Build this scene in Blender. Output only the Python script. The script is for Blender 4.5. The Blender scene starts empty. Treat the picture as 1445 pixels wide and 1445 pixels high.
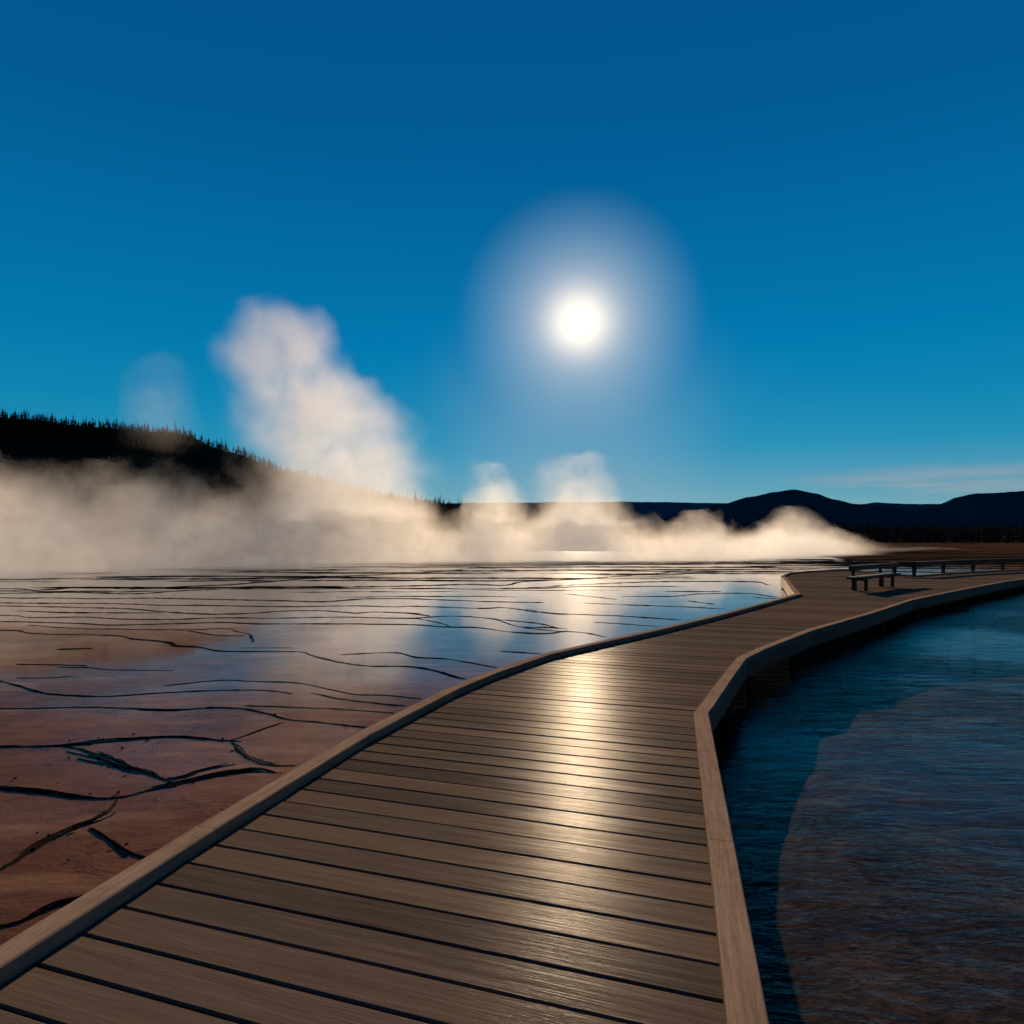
import bpy, bmesh, math, random
from mathutils import Vector, noise
R = math.radians
random.seed(11)
scn = bpy.context.scene
COL = scn.collection

# ------------------------------------------------------------------ measures
F, CX, HZ, CAMH = 1000.0, 722.5, 762.0, 1.5      # focal length / horizon in photo pixels, eye height over the deck
WZ = -0.40                                       # water level (deck top is z = 0)
KH, KW = 0.065, 0.12                             # kerb height, width
SUN_AZ, SUN_EL = math.atan(95.5 / F), math.atan(307 * math.cos(math.atan(95.5 / F)) / F)
SUN = Vector((math.sin(SUN_AZ) * math.cos(SUN_EL), math.cos(SUN_AZ) * math.cos(SUN_EL), math.sin(SUN_EL)))

def gp(x, y, z=WZ):
    d = F * (CAMH - z) / (y - HZ)
    return Vector(((x - CX) / F * d, d, z))

# ------------------------------------------------------------------ tagging
def tag(o, label=None, cat=None, group=None, kind=None):
    if label: o['label'] = label
    if cat: o['category'] = cat
    if group: o['group'] = group
    if kind: o['kind'] = kind
    return o

def link(name, me, mat=None, parent=None, loc=None):
    o = bpy.data.objects.new(name, me)
    COL.objects.link(o)
    if mat: me.materials.append(mat)
    if loc is not None: o.location = loc
    if parent: o.parent = parent
    return o

def from_bm(name, bm, mat=None, parent=None, loc=None, smooth=False):
    me = bpy.data.meshes.new(name)
    bm.normal_update()
    bm.to_mesh(me); bm.free()
    if smooth:
        for p in me.polygons: p.use_smooth = True
    return link(name, me, mat, parent, loc)

def from_py(name, v, f, mat=None, parent=None, smooth=False, loc=None):
    me = bpy.data.meshes.new(name)
    me.from_pydata([tuple(a) for a in v], [], f)
    me.update()
    if smooth:
        for p in me.polygons: p.use_smooth = True
    return link(name, me, mat, parent, loc)

# ------------------------------------------------------------------ nodes
class NT:
    def __init__(s, nt):
        s.nt = nt; nt.nodes.clear()
    def n(s, t, **kw):
        nd = s.nt.nodes.new('ShaderNode' + t)
        for k, v in kw.items(): setattr(nd, k, v)
        return nd
    def l(s, a, b): s.nt.links.new(a, b)
    def put(s, sock, v):
        if isinstance(v, bpy.types.NodeSocket): s.l(v, sock)
        else: sock.default_value = v
    def m(s, op, a, b=0.0, c=0.0, clamp=False):
        nd = s.n('Math', operation=op, use_clamp=clamp)
        s.put(nd.inputs[0], a); s.put(nd.inputs[1], b); s.put(nd.inputs[2], c)
        return nd.outputs[0]
    def vm(s, op, a, b=(0, 0, 0), out=0, scale=None):
        nd = s.n('VectorMath', operation=op)
        s.put(nd.inputs[0], a)
        if op != 'SCALE': s.put(nd.inputs[1], b)
        if scale is not None: s.put(nd.inputs['Scale'], scale)
        return nd.outputs['Value'] if op in ('DOT_PRODUCT', 'LENGTH', 'DISTANCE') else nd.outputs[0]
    def smooth(s, v, a, b, lo=0.0, hi=1.0):
        nd = s.n('MapRange', interpolation_type='SMOOTHSTEP')
        s.put(nd.inputs['Value'], v); s.put(nd.inputs['From Min'], a); s.put(nd.inputs['From Max'], b)
        s.put(nd.inputs['To Min'], lo); s.put(nd.inputs['To Max'], hi)
        return nd.outputs[0]
    def noise(s, vec, scale, detail=4.0, rough=0.5, dist=0.0, color=False):
        nd = s.n('TexNoise')
        s.put(nd.inputs['Vector'], vec); s.put(nd.inputs['Scale'], scale)
        nd.inputs['Detail'].default_value = detail; nd.inputs['Roughness'].default_value = rough
        nd.inputs['Distortion'].default_value = dist
        return nd.outputs['Color'] if color else nd.outputs['Fac']
    def mapping(s, vec, loc=(0, 0, 0), rot=(0, 0, 0), scale=(1, 1, 1)):
        nd = s.n('Mapping')
        s.put(nd.inputs[0], vec)
        nd.inputs[1].default_value = loc; nd.inputs[2].default_value = rot; nd.inputs[3].default_value = scale
        return nd.outputs[0]
    def ramp(s, fac, stops, interp='LINEAR'):
        nd = s.n('ValToRGB'); cr = nd.color_ramp; cr.interpolation = interp
        while len(cr.elements) < len(stops): cr.elements.new(0.5)
        for e, (p, c) in zip(cr.elements, stops):
            e.position = p; e.color = (*c, 1) if len(c) == 3 else c
        s.put(nd.inputs[0], fac)
        return nd.outputs[0]
    def mix(s, fac, a, b, blend='MIX'):
        nd = s.n('Mix', data_type='RGBA', blend_type=blend)
        s.put(nd.inputs[0], fac)
        for k, v in ((6, a), (7, b)):
            if isinstance(v, tuple) and len(v) == 3: v = (*v, 1)
            s.put(nd.inputs[k], v)
        return nd.outputs[2]
    def curve(s, v, pts):
        """value -> value through a smooth curve given as (x, y) points in real units"""
        xs = [p[0] for p in pts]; ys = [p[1] for p in pts]
        x0, x1 = min(xs), max(xs); y0, y1 = min(ys), max(ys)
        if y1 - y0 < 1e-6: y1 = y0 + 1
        f = s.m('DIVIDE', s.m('SUBTRACT', v, x0), x1 - x0, clamp=True)
        nd = s.n('FloatCurve')
        c = nd.mapping.curves[0]
        P = [((x - x0) / (x1 - x0), (y - y0) / (y1 - y0)) for x, y in pts]
        while len(c.points) < len(P): c.points.new(0.5, 0.5)
        for cp, p in zip(c.points, P): cp.location = p
        nd.mapping.update()
        s.l(f, nd.inputs['Value'])
        return s.m('MULTIPLY_ADD', nd.outputs[0], y1 - y0, y0)
    def mix_front(s, fr):
        # seen from below (sunlight passing up or down through the sheet) a thin film never reflects totally
        g = s.n('NewGeometry').outputs['Backfacing']
        return s.m('MULTIPLY', fr, s.m('SUBTRACT', 1.0, s.m('MULTIPLY', g, 0.999)))
    def bump(s, h, strength=0.3, dist=0.01):
        nd = s.n('Bump')
        nd.inputs['Strength'].default_value = strength; nd.inputs['Distance'].default_value = dist
        s.l(h, nd.inputs['Height'])
        return nd.outputs[0]

def new_mat(name):
    m = bpy.data.materials.new(name); m.use_nodes = True
    t = NT(m.node_tree)
    return m, t, t.n('OutputMaterial')

def principled(t, out, col, rough, spec=0.5, normal=None):
    p = t.n('BsdfPrincipled')
    t.put(p.inputs['Base Color'], (*col, 1) if isinstance(col, tuple) else col)
    t.put(p.inputs['Roughness'], rough)
    p.inputs['Specular IOR Level'].default_value = spec
    if normal is not None: t.l(normal, p.inputs['Normal'])
    t.l(p.outputs[0], out.inputs['Surface'])
    return p

# ------------------------------------------------------------------ wood
PL_ANG = math.atan2(-F, CX + 2100)               # planks run along this heading
PITCH = 0.20
def wood_planks():
    m, t, out = new_mat('weathered_planks')
    tc = t.n('TexCoord').outputs['Object']
    pc = t.mapping(tc, rot=(0, 0, -PL_ANG))
    sx = t.n('SeparateXYZ'); t.l(pc, sx.inputs[0])
    idx = t.m('FLOOR', t.m('DIVIDE', sx.outputs[1], PITCH))
    wn = t.n('TexWhiteNoise', noise_dimensions='1D'); t.l(idx, wn.inputs['W'])
    cb = t.n('CombineXYZ')
    t.l(t.m('ADD', sx.outputs[0], t.m('MULTIPLY', wn.outputs[0], 37.0)), cb.inputs[0])
    t.l(sx.outputs[1], cb.inputs[1]); t.l(sx.outputs[2], cb.inputs[2])
    g1 = t.noise(t.vm('MULTIPLY', cb.outputs[0], (1.3, 34.0, 34.0)), 1.0, 5, 0.62, 0.6)
    g2 = t.noise(t.vm('MULTIPLY', cb.outputs[0], (6.0, 160.0, 160.0)), 1.0, 3, 0.6)
    big = t.noise(tc, 0.55, 3, 0.55)
    g = t.m('ADD', t.m('MULTIPLY', g1, 0.65), t.m('MULTIPLY', g2, 0.35))
    c = t.ramp(g, [(0.25, (0.058, 0.042, 0.031)), (0.5, (0.122, 0.089, 0.067)), (0.75, (0.205, 0.156, 0.122))])
    tone = t.m('ADD', t.m('MULTIPLY', wn.outputs[0], 0.45), t.m('MULTIPLY', big, 0.5))
    c = t.mix(t.m('MULTIPLY', tone, 0.9, clamp=True), c, (0.104, 0.076, 0.057), 'MIX')
    c = t.mix(1.0, c, t.ramp(wn.outputs[0], [(0, (0.62, 0.63, 0.65)), (0.5, (0.95, 0.95, 0.95)), (1, (1.2, 1.14, 1.06))]), 'MULTIPLY')
    ro = t.m('ADD', t.m('MULTIPLY', g1, 0.16), t.m('MULTIPLY_ADD', big, 0.10, 0.13))
    nb = t.bump(g, 0.55, 0.004)
    pr = principled(t, out, c, 0.9, 0.0, nb)
    gl = t.n('BsdfGlossy'); t.l(ro, gl.inputs['Roughness']); t.l(nb, gl.inputs['Normal']); gl.inputs['Color'].default_value = (1, 1, 1, 1)
    mx = t.n('MixShader'); t.put(mx.inputs[0], t.m('MULTIPLY', g1, 0.011)); t.l(pr.outputs[0], mx.inputs[1]); t.l(gl.outputs[0], mx.inputs[2])
    t.l(mx.outputs[0], out.inputs['Surface'])
    return m

def wood_beam(name, dark, mid, light, rough=0.55, spec=0.1):
    m, t, out = new_mat(name)
    uv = t.n('UVMap').outputs[0]
    g1 = t.noise(t.vm('MULTIPLY', uv, (2.2, 45.0, 1.0)), 1.0, 5, 0.65, 0.5)
    g2 = t.noise(t.vm('MULTIPLY', uv, (18.0, 220.0, 1.0)), 1.0, 3, 0.6)
    tc = t.n('TexCoord').outputs['Object']
    st = t.noise(tc, 1.9, 4, 0.6)
    g = t.m('ADD', t.m('MULTIPLY', g1, 0.6), t.m('MULTIPLY', g2, 0.4))
    c = t.ramp(g, [(0.28, dark), (0.5, mid), (0.74, light)])
    c = t.mix(t.smooth(st, 0.45, 0.75, 0, 0.55), c, dark)
    principled(t, out, c, t.m('MULTIPLY_ADD', g1, 0.25, rough - 0.05), spec, t.bump(g, 0.5, 0.004))
    return m

M_PLANK = wood_planks()
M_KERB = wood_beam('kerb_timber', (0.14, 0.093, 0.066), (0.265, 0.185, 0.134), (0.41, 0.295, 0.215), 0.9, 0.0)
M_FASCIA = wood_beam('fascia_timber_shaded', (0.03, 0.024, 0.019), (0.055, 0.042, 0.032), (0.10, 0.078, 0.056))  # right-hand fascia: shade of its unlit face put into the colour
M_SKIRT = wood_beam('skirt_timber_sunlit', (0.17, 0.12, 0.07), (0.30, 0.21, 0.12), (0.42, 0.31, 0.18))  # left-hand fascia: paler, sunlight on its face put into the colour
M_POST = wood_beam('dark_timber', (0.03, 0.023, 0.018), (0.055, 0.042, 0.033), (0.10, 0.08, 0.06), 0.6)

# ------------------------------------------------------------------ polyline helpers
def resample(pts, step=0.35, smooth=True):
    P = [Vector((p[0], p[1])) for p in pts]
    out = []
    for i in range(len(P) - 1):
        p1, p2 = P[i], P[i + 1]
        p0 = P[i - 1] if i else p1 * 2 - p2
        p3 = P[i + 2] if i + 2 < len(P) else p2 * 2 - p1
        n = max(2, int((p2 - p1).length / step))
        for k in range(n):
            u = k / n
            if smooth:
                q = 0.5 * ((2 * p1) + (p2 - p0) * u + (2 * p0 - 5 * p1 + 4 * p2 - p3) * u * u + (3 * p1 - p0 - 3 * p2 + p3) * u ** 3)
            else:
                q = p1.lerp(p2, u)
            out.append(q)
    out.append(P[-1])
    return out

def offset(P, d):
    """shift a polyline to its left by d, with mitred corners"""
    out = []
    for i, p in enumerate(P):
        a = (p - P[i - 1]).normalized() if i else None
        b = (P[i + 1] - p).normalized() if i + 1 < len(P) else None
        if a is None: a = b
        if b is None: b = a
        na, nb = Vector((-a.y, a.x)), Vector((-b.y, b.x))
        n = (na + nb)
        n = n.normalized() if n.length > 1e-6 else na
        out.append(p + n * (d / max(0.35, n.dot(na))))
    return out

def sweep(name, A, B, z0, z1, mat, parent, bev=0.006):
    """solid between the two polylines A and B (same count), z0..z1, rounded top edges, UV along the run"""
    bm = bmesh.new(); uvl = bm.loops.layers.uv.new('UVMap')
    rings, s, S = [], 0.0, []
    off = random.uniform(0, 40)
    for i in range(len(A)):
        if i: s += (A[i] - A[i - 1]).length
        S.append(s + off)
        a, b = A[i], B[i]
        ab = (b - a).normalized() * bev
        prof = [(a, z0), (a, z1 - bev), (a + ab, z1), (b - ab, z1), (b, z1 - bev), (b, z0)]
        rings.append([bm.verts.new((q.x, q.y, z)) for q, z in prof])
    h, w = z1 - z0, (A[0] - B[0]).length
    V = [0, h, h + bev, h + w, h + w + bev, 2 * h + w]
    for i in range(len(rings) - 1):
        for k in range(6):
            k2 = (k + 1) % 6
            f = bm.faces.new((rings[i][k], rings[i][k2], rings[i + 1][k2], rings[i + 1][k]))
            vv = [V[k], V[k2] if k2 else V[5] + w, V[k2] if k2 else V[5] + w, V[k]]
            ss = [S[i], S[i], S[i + 1], S[i + 1]]
            for lp, u, v in zip(f.loops, ss, vv): lp[uvl].uv = (u, v)
    for r in (rings[0], rings[-1][::-1]):
        f = bm.faces.new(r)
        for lp, v in zip(f.loops, V): lp[uvl].uv = (v, v * 0.2)
    bmesh.ops.recalc_face_normals(bm, faces=bm.faces)
    return from_bm(name, bm, mat, parent)

def box_bm(bm, ax, ay, az, c, hx, hy, hz, taper=1.0):
    """oriented box with UVs along its longest axis"""
    uvl = bm.loops.layers.uv.verify()
    vs = []
    for sz in (-1, 1):
        k = taper if sz < 0 else 1.0
        for sx, sy in ((-1, -1), (1, -1), (1, 1), (-1, 1)):
            vs.append(bm.verts.new(c + ax * (hx * sx * k) + ay * (hy * sy * k) + az * (hz * sz)))
    fs = []
    for q in ((3, 2, 1, 0), (4, 5, 6, 7), (0, 1, 5, 4), (1, 2, 6, 5), (2, 3, 7, 6), (3, 0, 4, 7)):
        fs.append(bm.faces.new([vs[i] for i in q]))
    big = max((hx, ax), (hy, ay), (hz, az), key=lambda p: p[0])[1]
    oth = [a for a in (ax, ay, az) if a is not big]
    ro = random.uniform(0, 30)
    for f in fs:
        for lp in f.loops:
            d = lp.vert.co - c
            lp[uvl].uv = (d.dot(big) + ro, d.dot(oth[0]) + d.dot(oth[1]) * 0.7)
    return fs

def beam(name, p, q, w, h, mat, parent, taper=1.0, up=Vector((0, 0, 1)), bev=0.006):
    """a bevelled timber from p to q"""
    p, q = Vector(p), Vector(q)
    az = (q - p).normalized()
    ref = up if abs(az.dot(up)) < 0.9 else Vector((1, 0, 0))
    ax = az.cross(ref).normalized(); ay = az.cross(ax).normalized()
    bm = bmesh.new()
    box_bm(bm, ax, ay, az, (p + q) / 2, w / 2, h / 2, (q - p).length / 2, taper)
    bmesh.ops.bevel(bm, geom=bm.edges[:], offset=bev, segments=2, affect='EDGES')
    return from_bm(name, bm, mat, parent)

# ------------------------------------------------------------------ boardwalk outline (traced on the ground, metres)
L1 = [(-2.85, -4.0), (-2.22, 0.0), (-1.86, 1.75), (-1.47, 3.53), (-1.333, 4.09), (-1.055, 5.21), (-.52, 6.83), (-.143, 7.7), (.514, 8.94),
      (2.4, 11.36), (3.96, 13.46), (5.93, 16.3), (7.69, 18.87)]
L2 = [(7.69, 18.87), (8.55, 21.4), (10.35, 26.6), (10.9, 28.4)]
L3 = [(10.9, 28.4), (12.4, 31.2), (14.85, 33.7), (16.4, 34.7)]
L4 = [(16.4, 34.7), (15.95, 29.6)]
L5 = [(15.95, 29.6), (16.6, 28.9), (19.5, 31.25), (23.85, 34.1), (32, 39), (60, 55)]
R1 = [(-.55, -4.0), (.28, 0.0), (1.056, 3.372), (1.307, 4.47), (1.625, 5.857)]
R2 = [(1.625, 5.857), (2.239, 7.247), (2.845, 8.593)]
R3 = [(2.845, 8.593), (3.34, 9.34), (4.82, 11.31), (7.1, 13.93), (9.64, 17.02), (12.95, 20.4), (17.16, 24.57), (22.2, 29.0), (34, 36.5), (63, 52)]
def join(runs, sm):
    out = []
    for r, s in zip(runs, sm):
        q = resample(r, 0.45, s)
        out += q if not out else q[1:]
    return out
LEFT = join([L1, L2, L3, L4, L5], [False, False, True, False, False])     # inner face of the left kerb
RIGHT = join([R1, R2, R3], [False, False, False])                        # outer face of the right kerb
LEFT_OUT = offset(LEFT, KW)
RIGHT_IN = offset(RIGHT, KW)

walk = bpy.data.objects.new('boardwalk', None); COL.objects.link(walk)
tag(walk, 'long curving wooden boardwalk with low kerbs between the steaming spring and blue pool', 'boardwalk')

# deck: single boards, edges eased, each fitted between the two outlines
def spans(poly, n, u, c):
    """where the line n.p = c runs inside the polygon, as pairs along u"""
    xs = []
    for i in range(len(poly)):
        a, b = poly[i], poly[(i + 1) % len(poly)]
        da, db = n.x * a[0] + n.y * a[1] - c, n.x * b[0] + n.y * b[1] - c
        if (da >= 0) != (db >= 0):
            t = da / (da - db)
            xs.append(u.x * (a[0] + (b[0] - a[0]) * t) + u.y * (a[1] + (b[1] - a[1]) * t))
    xs.sort()
    return list(zip(xs[0::2], xs[1::2]))
def deck_mesh():
    poly = [(p.x, p.y) for p in offset(LEFT, KW - 0.036)] + [(p.x, p.y) for p in reversed(offset(RIGHT, 0.036))]
    u = Vector((math.cos(PL_ANG), math.sin(PL_ANG), 0)); n = Vector((-u.y, u.x, 0))
    vals = [n.x * x + n.y * y for x, y in poly]
    k0, k1 = int(math.floor(min(vals) / PITCH)), int(math.ceil(max(vals) / PITCH))
    gap, ease = 0.0050, 0.007
    V, Fc = [], []
    rnd = random.Random(5)
    for k in range(k0, k1 + 1):
        lo, hi = k * PITCH + gap, (k + 1) * PITCH - gap
        dz, tilt = rnd.uniform(-0.0012, 0.0012), rnd.uniform(-0.0015, 0.0015)
        ts = [lo, lo + ease, (lo * .62 + hi * .38), (lo * .38 + hi * .62), hi - ease, hi]
        zs = [-0.006 - tilt, -tilt, -tilt * .3, tilt * .3, tilt, -0.006 + tilt]
        S = [spans(poly, n, u, c) for c in ts]
        m = min(len(s) for s in S)
        if m == 0 or any(len(s) != m for s in S):
            # a board at a corner of the outline: use the widest common pieces
            if m == 0: continue
            S = [s[:m] for s in S]
        for j in range(m):
            a, b = max(s[j][0] for s in S), min(s[j][1] for s in S)
            nseg = 3
            base = len(V)
            for e in range(nseg + 1):
                for q, (c, z) in enumerate(zip(ts, zs)):
                    s0, s1 = S[q][j]
                    s = s0 + (s1 - s0) * e / nseg
                    P = u * s + n * c
                    V.append((P.x, P.y, z + dz))
                for c in (lo, hi):
                    q = 0 if c == lo else 5
                    s0, s1 = S[q][j]
                    P = u * (s0 + (s1 - s0) * e / nseg) + n * c
                    V.append((P.x, P.y, -0.045))
            W = 8
            for e in range(nseg):
                o, o2 = base + e * W, base + (e + 1) * W
                for q in range(5): Fc.append((o + q, o2 + q, o2 + q + 1, o + q + 1))
                Fc.append((o + 6, o2 + 6, o2, o)); Fc.append((o + 5, o2 + 5, o2 + 7, o + 7))
                Fc.append((o + 7, o2 + 7, o2 + 6, o + 6))
            for o in (base, base + nseg * W):
                Fc.append((o, o + 1, o + 2, o + 3, o + 4, o + 5, o + 7, o + 6))
    return V, Fc
V, Fc = deck_mesh()
from_py('deck', V, Fc, M_PLANK, walk)

def cut_runs(A, B, length, corners=()):
    """split a pair of polylines into beams of about the given length"""
    out, i = [], 0
    acc, st = 0.0, 0
    for i in range(1, len(A)):
        acc += (A[i] - A[i - 1]).length
        sharp = False
        if i + 1 < len(A):
            d = (A[i] - A[i - 1]).normalized().dot((A[i + 1] - A[i]).normalized())
            sharp = d < 0.9992 and acc > .6
        if acc >= length or sharp or i == len(A) - 1:
            out.append((A[st:i + 1], B[st:i + 1])); st, acc = i, 0.0
    res = []
    for a, b in out:
        a, b = [p.copy() for p in a], [p.copy() for p in b]
        g = 0.002
        da = (a[1] - a[0]).normalized() * g; a[0] += da; b[0] += da
        db = (a[-1] - a[-2]).normalized() * g; a[-1] -= db; b[-1] -= db
        res.append((a, b))
    return res
for a, b in cut_runs(LEFT_OUT, LEFT, 3.6):
    sweep('kerb_beam', a, b, 0.002, KH, M_KERB, walk)
for a, b in cut_runs(RIGHT_IN, RIGHT, 3.6):
    sweep('kerb_beam', a, b, 0.002, KH, M_KERB, walk)
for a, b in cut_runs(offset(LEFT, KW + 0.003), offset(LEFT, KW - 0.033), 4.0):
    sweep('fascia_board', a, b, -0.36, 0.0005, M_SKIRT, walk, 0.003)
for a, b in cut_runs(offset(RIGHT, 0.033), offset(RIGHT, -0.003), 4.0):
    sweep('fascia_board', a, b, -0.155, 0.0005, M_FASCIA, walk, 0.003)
for d in (0.45, 0.05):
    A = offset(RIGHT, d + 0.07)
    sweep('stringer', A, offset(RIGHT, d), -0.22, -0.048, M_POST, walk, 0.003)
sweep('stringer', offset(LEFT, -0.25), offset(LEFT, -0.32), -0.22, -0.048, M_POST, walk, 0.003)

def at_px(P, x):
    """the point of a ground polyline that the photograph shows in column x (beyond 2.5 m)"""
    k = (x - CX) / F
    for a, b in zip(P, P[1:]):
        if a.y < 2.5: continue
        fa, fb = a.x - k * a.y, b.x - k * b.y
        if fa * fb <= 0: return a.lerp(b, fa / (fa - fb) if fa != fb else 0)
    return None
RPOST = offset(RIGHT, 0.07)
posts = []
for x in (1060, 1120, 1194, 1246, 1293, 1335, 1372, 1406):
    p = at_px(RPOST[int(len(RPOST) * .08):], x)
    if p: posts.append(p)
posts += [Vector((0.93, 3.1)), Vector((.42, 1.0)), Vector((20.5, 27.6)), Vector((26, 31.5))]
for p in posts:
    beam('support_post', (p.x, p.y, -1.7), (p.x, p.y, -0.223), 0.09, 0.09, M_POST, walk)
for x, y in ((-1.9, 0.5), (-1.0, 4.4), (.95, 9.1), (3.8, 12.8), (7.4, 17.8), (10.15, 24.6), (11.8, 29.3), (14.9, 33.2)):
    beam('support_post', (x, y, -1.0), (x, y, -0.223), 0.09, 0.09, M_POST, walk)

# ------------------------------------------------------------------ railing along the far edge
rail = bpy.data.objects.new('railing', None); COL.objects.link(rail)
rail.location = (18.5, 30.4, 0)
tag(rail, 'low dark timber railing with flat top beam along the far edge of the boardwalk', 'railing')
RL = [Vector(p) for p in ((15.7, 29.35), (16.5, 28.98), (19.45, 31.37), (23.8, 34.22), (31.95, 39.1), (40, 43.7))]
def child_at(o, par):
    o.matrix_parent_inverse.identity()
    for v in o.data.vertices: v.co -= par.location
    o.parent = par
RH = 0.60
A = offset(RL, 0.07); B = offset(RL, -0.07)
child_at(sweep('top_rail', A, B, RH - 0.18, RH + 0.01, M_POST, None, 0.008), rail)
for px in (1262, 1290, 1331, 1373, 1414.5, 1450, 1482, 1510):
    p = at_px(RL, px)
    if p is None: continue
    o = beam('post', (p.x, p.y, 0.0), (p.x, p.y, RH - 0.181), 0.16, 0.14, M_POST, None, taper=0.62)
    child_at(o, rail)

# ------------------------------------------------------------------ bench
bench = bpy.data.objects.new('bench', None); COL.objects.link(bench)
bench.location = (11.2, 22.1, 0)
tag(bench, 'dark wooden bench with a single back beam standing on the boardwalk beside the railing', 'bench')
BA, BB = Vector((10.22, 21.1, 0)), Vector((12.17, 23.1, 0))
ba = (BB - BA).normalized(); bn = Vector((ba.y, -ba.x, 0)); UP = Vector((0, 0, 1))
def bput(o): child_at(o, bench)
def obox(name, c, hx, hy, hz, mat, bev=0.008):
    bm = bmesh.new(); box_bm(bm, ba, bn, UP, c, hx, hy, hz)
    bmesh.ops.bevel(bm, geom=bm.edges[:], offset=bev, segments=2, affect='EDGES')
    return from_bm(name, bm, mat)
mid = (BA + BB) / 2
ln = (BB - BA).length / 2
SEATZ = 0.43
bm = bmesh.new()
for k in range(3):
    cc = mid - ba * 0.36 + bn * (0.075 + 0.155 * k) + UP * (SEATZ - 0.035)
    fs = box_bm(bm, ba, bn, UP, cc, ln + 0.40, 0.073, 0.035)
bmesh.ops.bevel(bm, geom=bm.edges[:], offset=0.006, segments=2, affect='EDGES')
bput(from_bm('seat', bm, M_POST))
for P in (BA, BB - ba * 0.3):
    bput(obox('leg', P + UP * 0.176 - bn * 0.03, 0.085, 0.05, 0.176, M_POST))
    bput(obox('leg', P + UP * 0.1775 + bn * 0.30, 0.035, 0.045, 0.1775, M_POST))
    bput(obox('seat_bearer', P + UP * 0.325 + bn * 0.17, 0.045, 0.145, 0.03, M_POST, 0.004))
    bput(obox('back_post', P + UP * (0.555) - bn * 0.06, 0.06, 0.03, 0.20, M_POST))
bput(obox('back_beam', mid + ba * 0.48 + UP * 0.66 - bn * 0.02, ln + 0.85, 0.045, 0.075, M_POST))

# ------------------------------------------------------------------ ground with its bacterial mat
def mat_ground():
    m, t, out = new_mat('bacterial_mat')
    tc = t.n('TexCoord').outputs['Object']
    n1 = t.noise(tc, 0.42, 5, 0.55, 0.4)
    n2 = t.noise(t.vm('MULTIPLY', tc, (1, 1.8, 1)), 3.5, 6, 0.65, 0.3)
    n3 = t.noise(tc, 26.0, 4, 0.6)
    c = t.ramp(n1, [(0.3, (0.08, 0.039, 0.023)), (0.47, (0.142, 0.073, 0.046)), (0.6, (0.19, 0.105, 0.069)), (0.75, (0.25, 0.15, 0.10))])
    c = t.mix(t.smooth(n2, 0.4, 0.72, 0.0, 0.6), c, (0.06, 0.034, 0.025))
    c = t.mix(t.smooth(n3, 0.52, 0.75, 0, 0.5), c, (0.06, 0.035, 0.025))
    hair = t.m('ABSOLUTE', t.m('SUBTRACT', t.noise(t.vm('MULTIPLY', tc, (1, 1.5, 1)), 1.9, 5, .62, .8), .5))     # hairline cracks
    c = t.mix(t.m('MULTIPLY', t.smooth(hair, .012, .002), t.smooth(t.noise(tc, .8, 2), .45, .6, 0, .85)), c, (0.02, 0.013, 0.011))
    spot = t.n('TexVoronoi'); spot.inputs['Scale'].default_value = 7.0; t.l(tc, spot.inputs['Vector'])
    c = t.mix(t.m('MULTIPLY', t.smooth(spot.outputs['Distance'], .16, .05), t.smooth(n2, .5, .62, 0, .8)), c, (0.03, 0.02, 0.016))
    c = t.mix(t.smooth(t.noise(t.vm('MULTIPLY', tc, (.35, 1.3, 1)), 1.6, 4, .6), .52, .72, 0, .5), c, (0.30, 0.20, 0.14))   # pale sinter film
    # the dry flats far off: long bands of pale sinter between brown mats
    b = t.noise(t.vm('MULTIPLY', tc, (0.012, 0.11, 1)), 1.0, 5, 0.6, 0.3)
    cf = t.ramp(b, [(0.32, (0.025, 0.014, 0.010)), (0.48, (0.055, 0.032, 0.022)), (0.58, (0.03, 0.018, 0.013)), (0.72, (0.15, 0.10, 0.07))])
    sx = t.n('SeparateXYZ'); t.l(tc, sx.inputs[0])
    c = t.mix(t.smooth(sx.outputs[1], 45, 75), c, cf)
    h = t.m('ADD', t.m('MULTIPLY', n2, 0.6), t.m('MULTIPLY', n3, 0.4))
    principled(t, out, c, 1.0, 0.0, t.bump(h, 0.6, 0.02))
    return m
M_GROUND = mat_ground()
cl = []
NL = [p for p in LEFT]
for f in [i / 60 for i in range(61)]:
    pass
def centre():
    out = []
    Rr = resample([(p.x, p.y) for p in RIGHT], 1.0, False)
    for p in Rr[::2]:
        q = min(LEFT, key=lambda a: (a - p).length)
        out.append((p + q) / 2)
    return out
CL = centre()
CL = [CL[0]] + [p for i, p in enumerate(CL[1:], 1) if i % 3 == 0]
pool = [Vector((-3.3, -40))] + CL + [Vector((160, 105)), Vector((160, -40))]
def ground():
    bm = bmesh.new()
    S = 9000
    o = [bm.verts.new(p) for p in ((-S, -S, 0), (S, -S, 0), (S, S, 0), (-S, S, 0))]
    h = [bm.verts.new((p.x, p.y, 0)) for p in pool]
    es = [bm.edges.new((r[i], r[(i + 1) % len(r)])) for r in (o, h) for i in range(len(r))]
    bmesh.ops.triangle_fill(bm, edges=es, use_beauty=True)
    # skirt: the bank that drops from the mat to the pool's bed
    low = [bm.verts.new((p.x, p.y, -2.2)) for p in pool]
    for i in range(len(h)):
        j = (i + 1) % len(h)
        bm.faces.new((h[i], h[j], low[j], low[i]))
    for f in bm.faces:
        if f.normal.z < 0: pass
    bmesh.ops.recalc_face_normals(bm, faces=bm.faces)
    return from_bm('ground', bm, M_GROUND, loc=(0, 0, WZ - 0.006))
tag(ground(), kind='structure')

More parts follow.
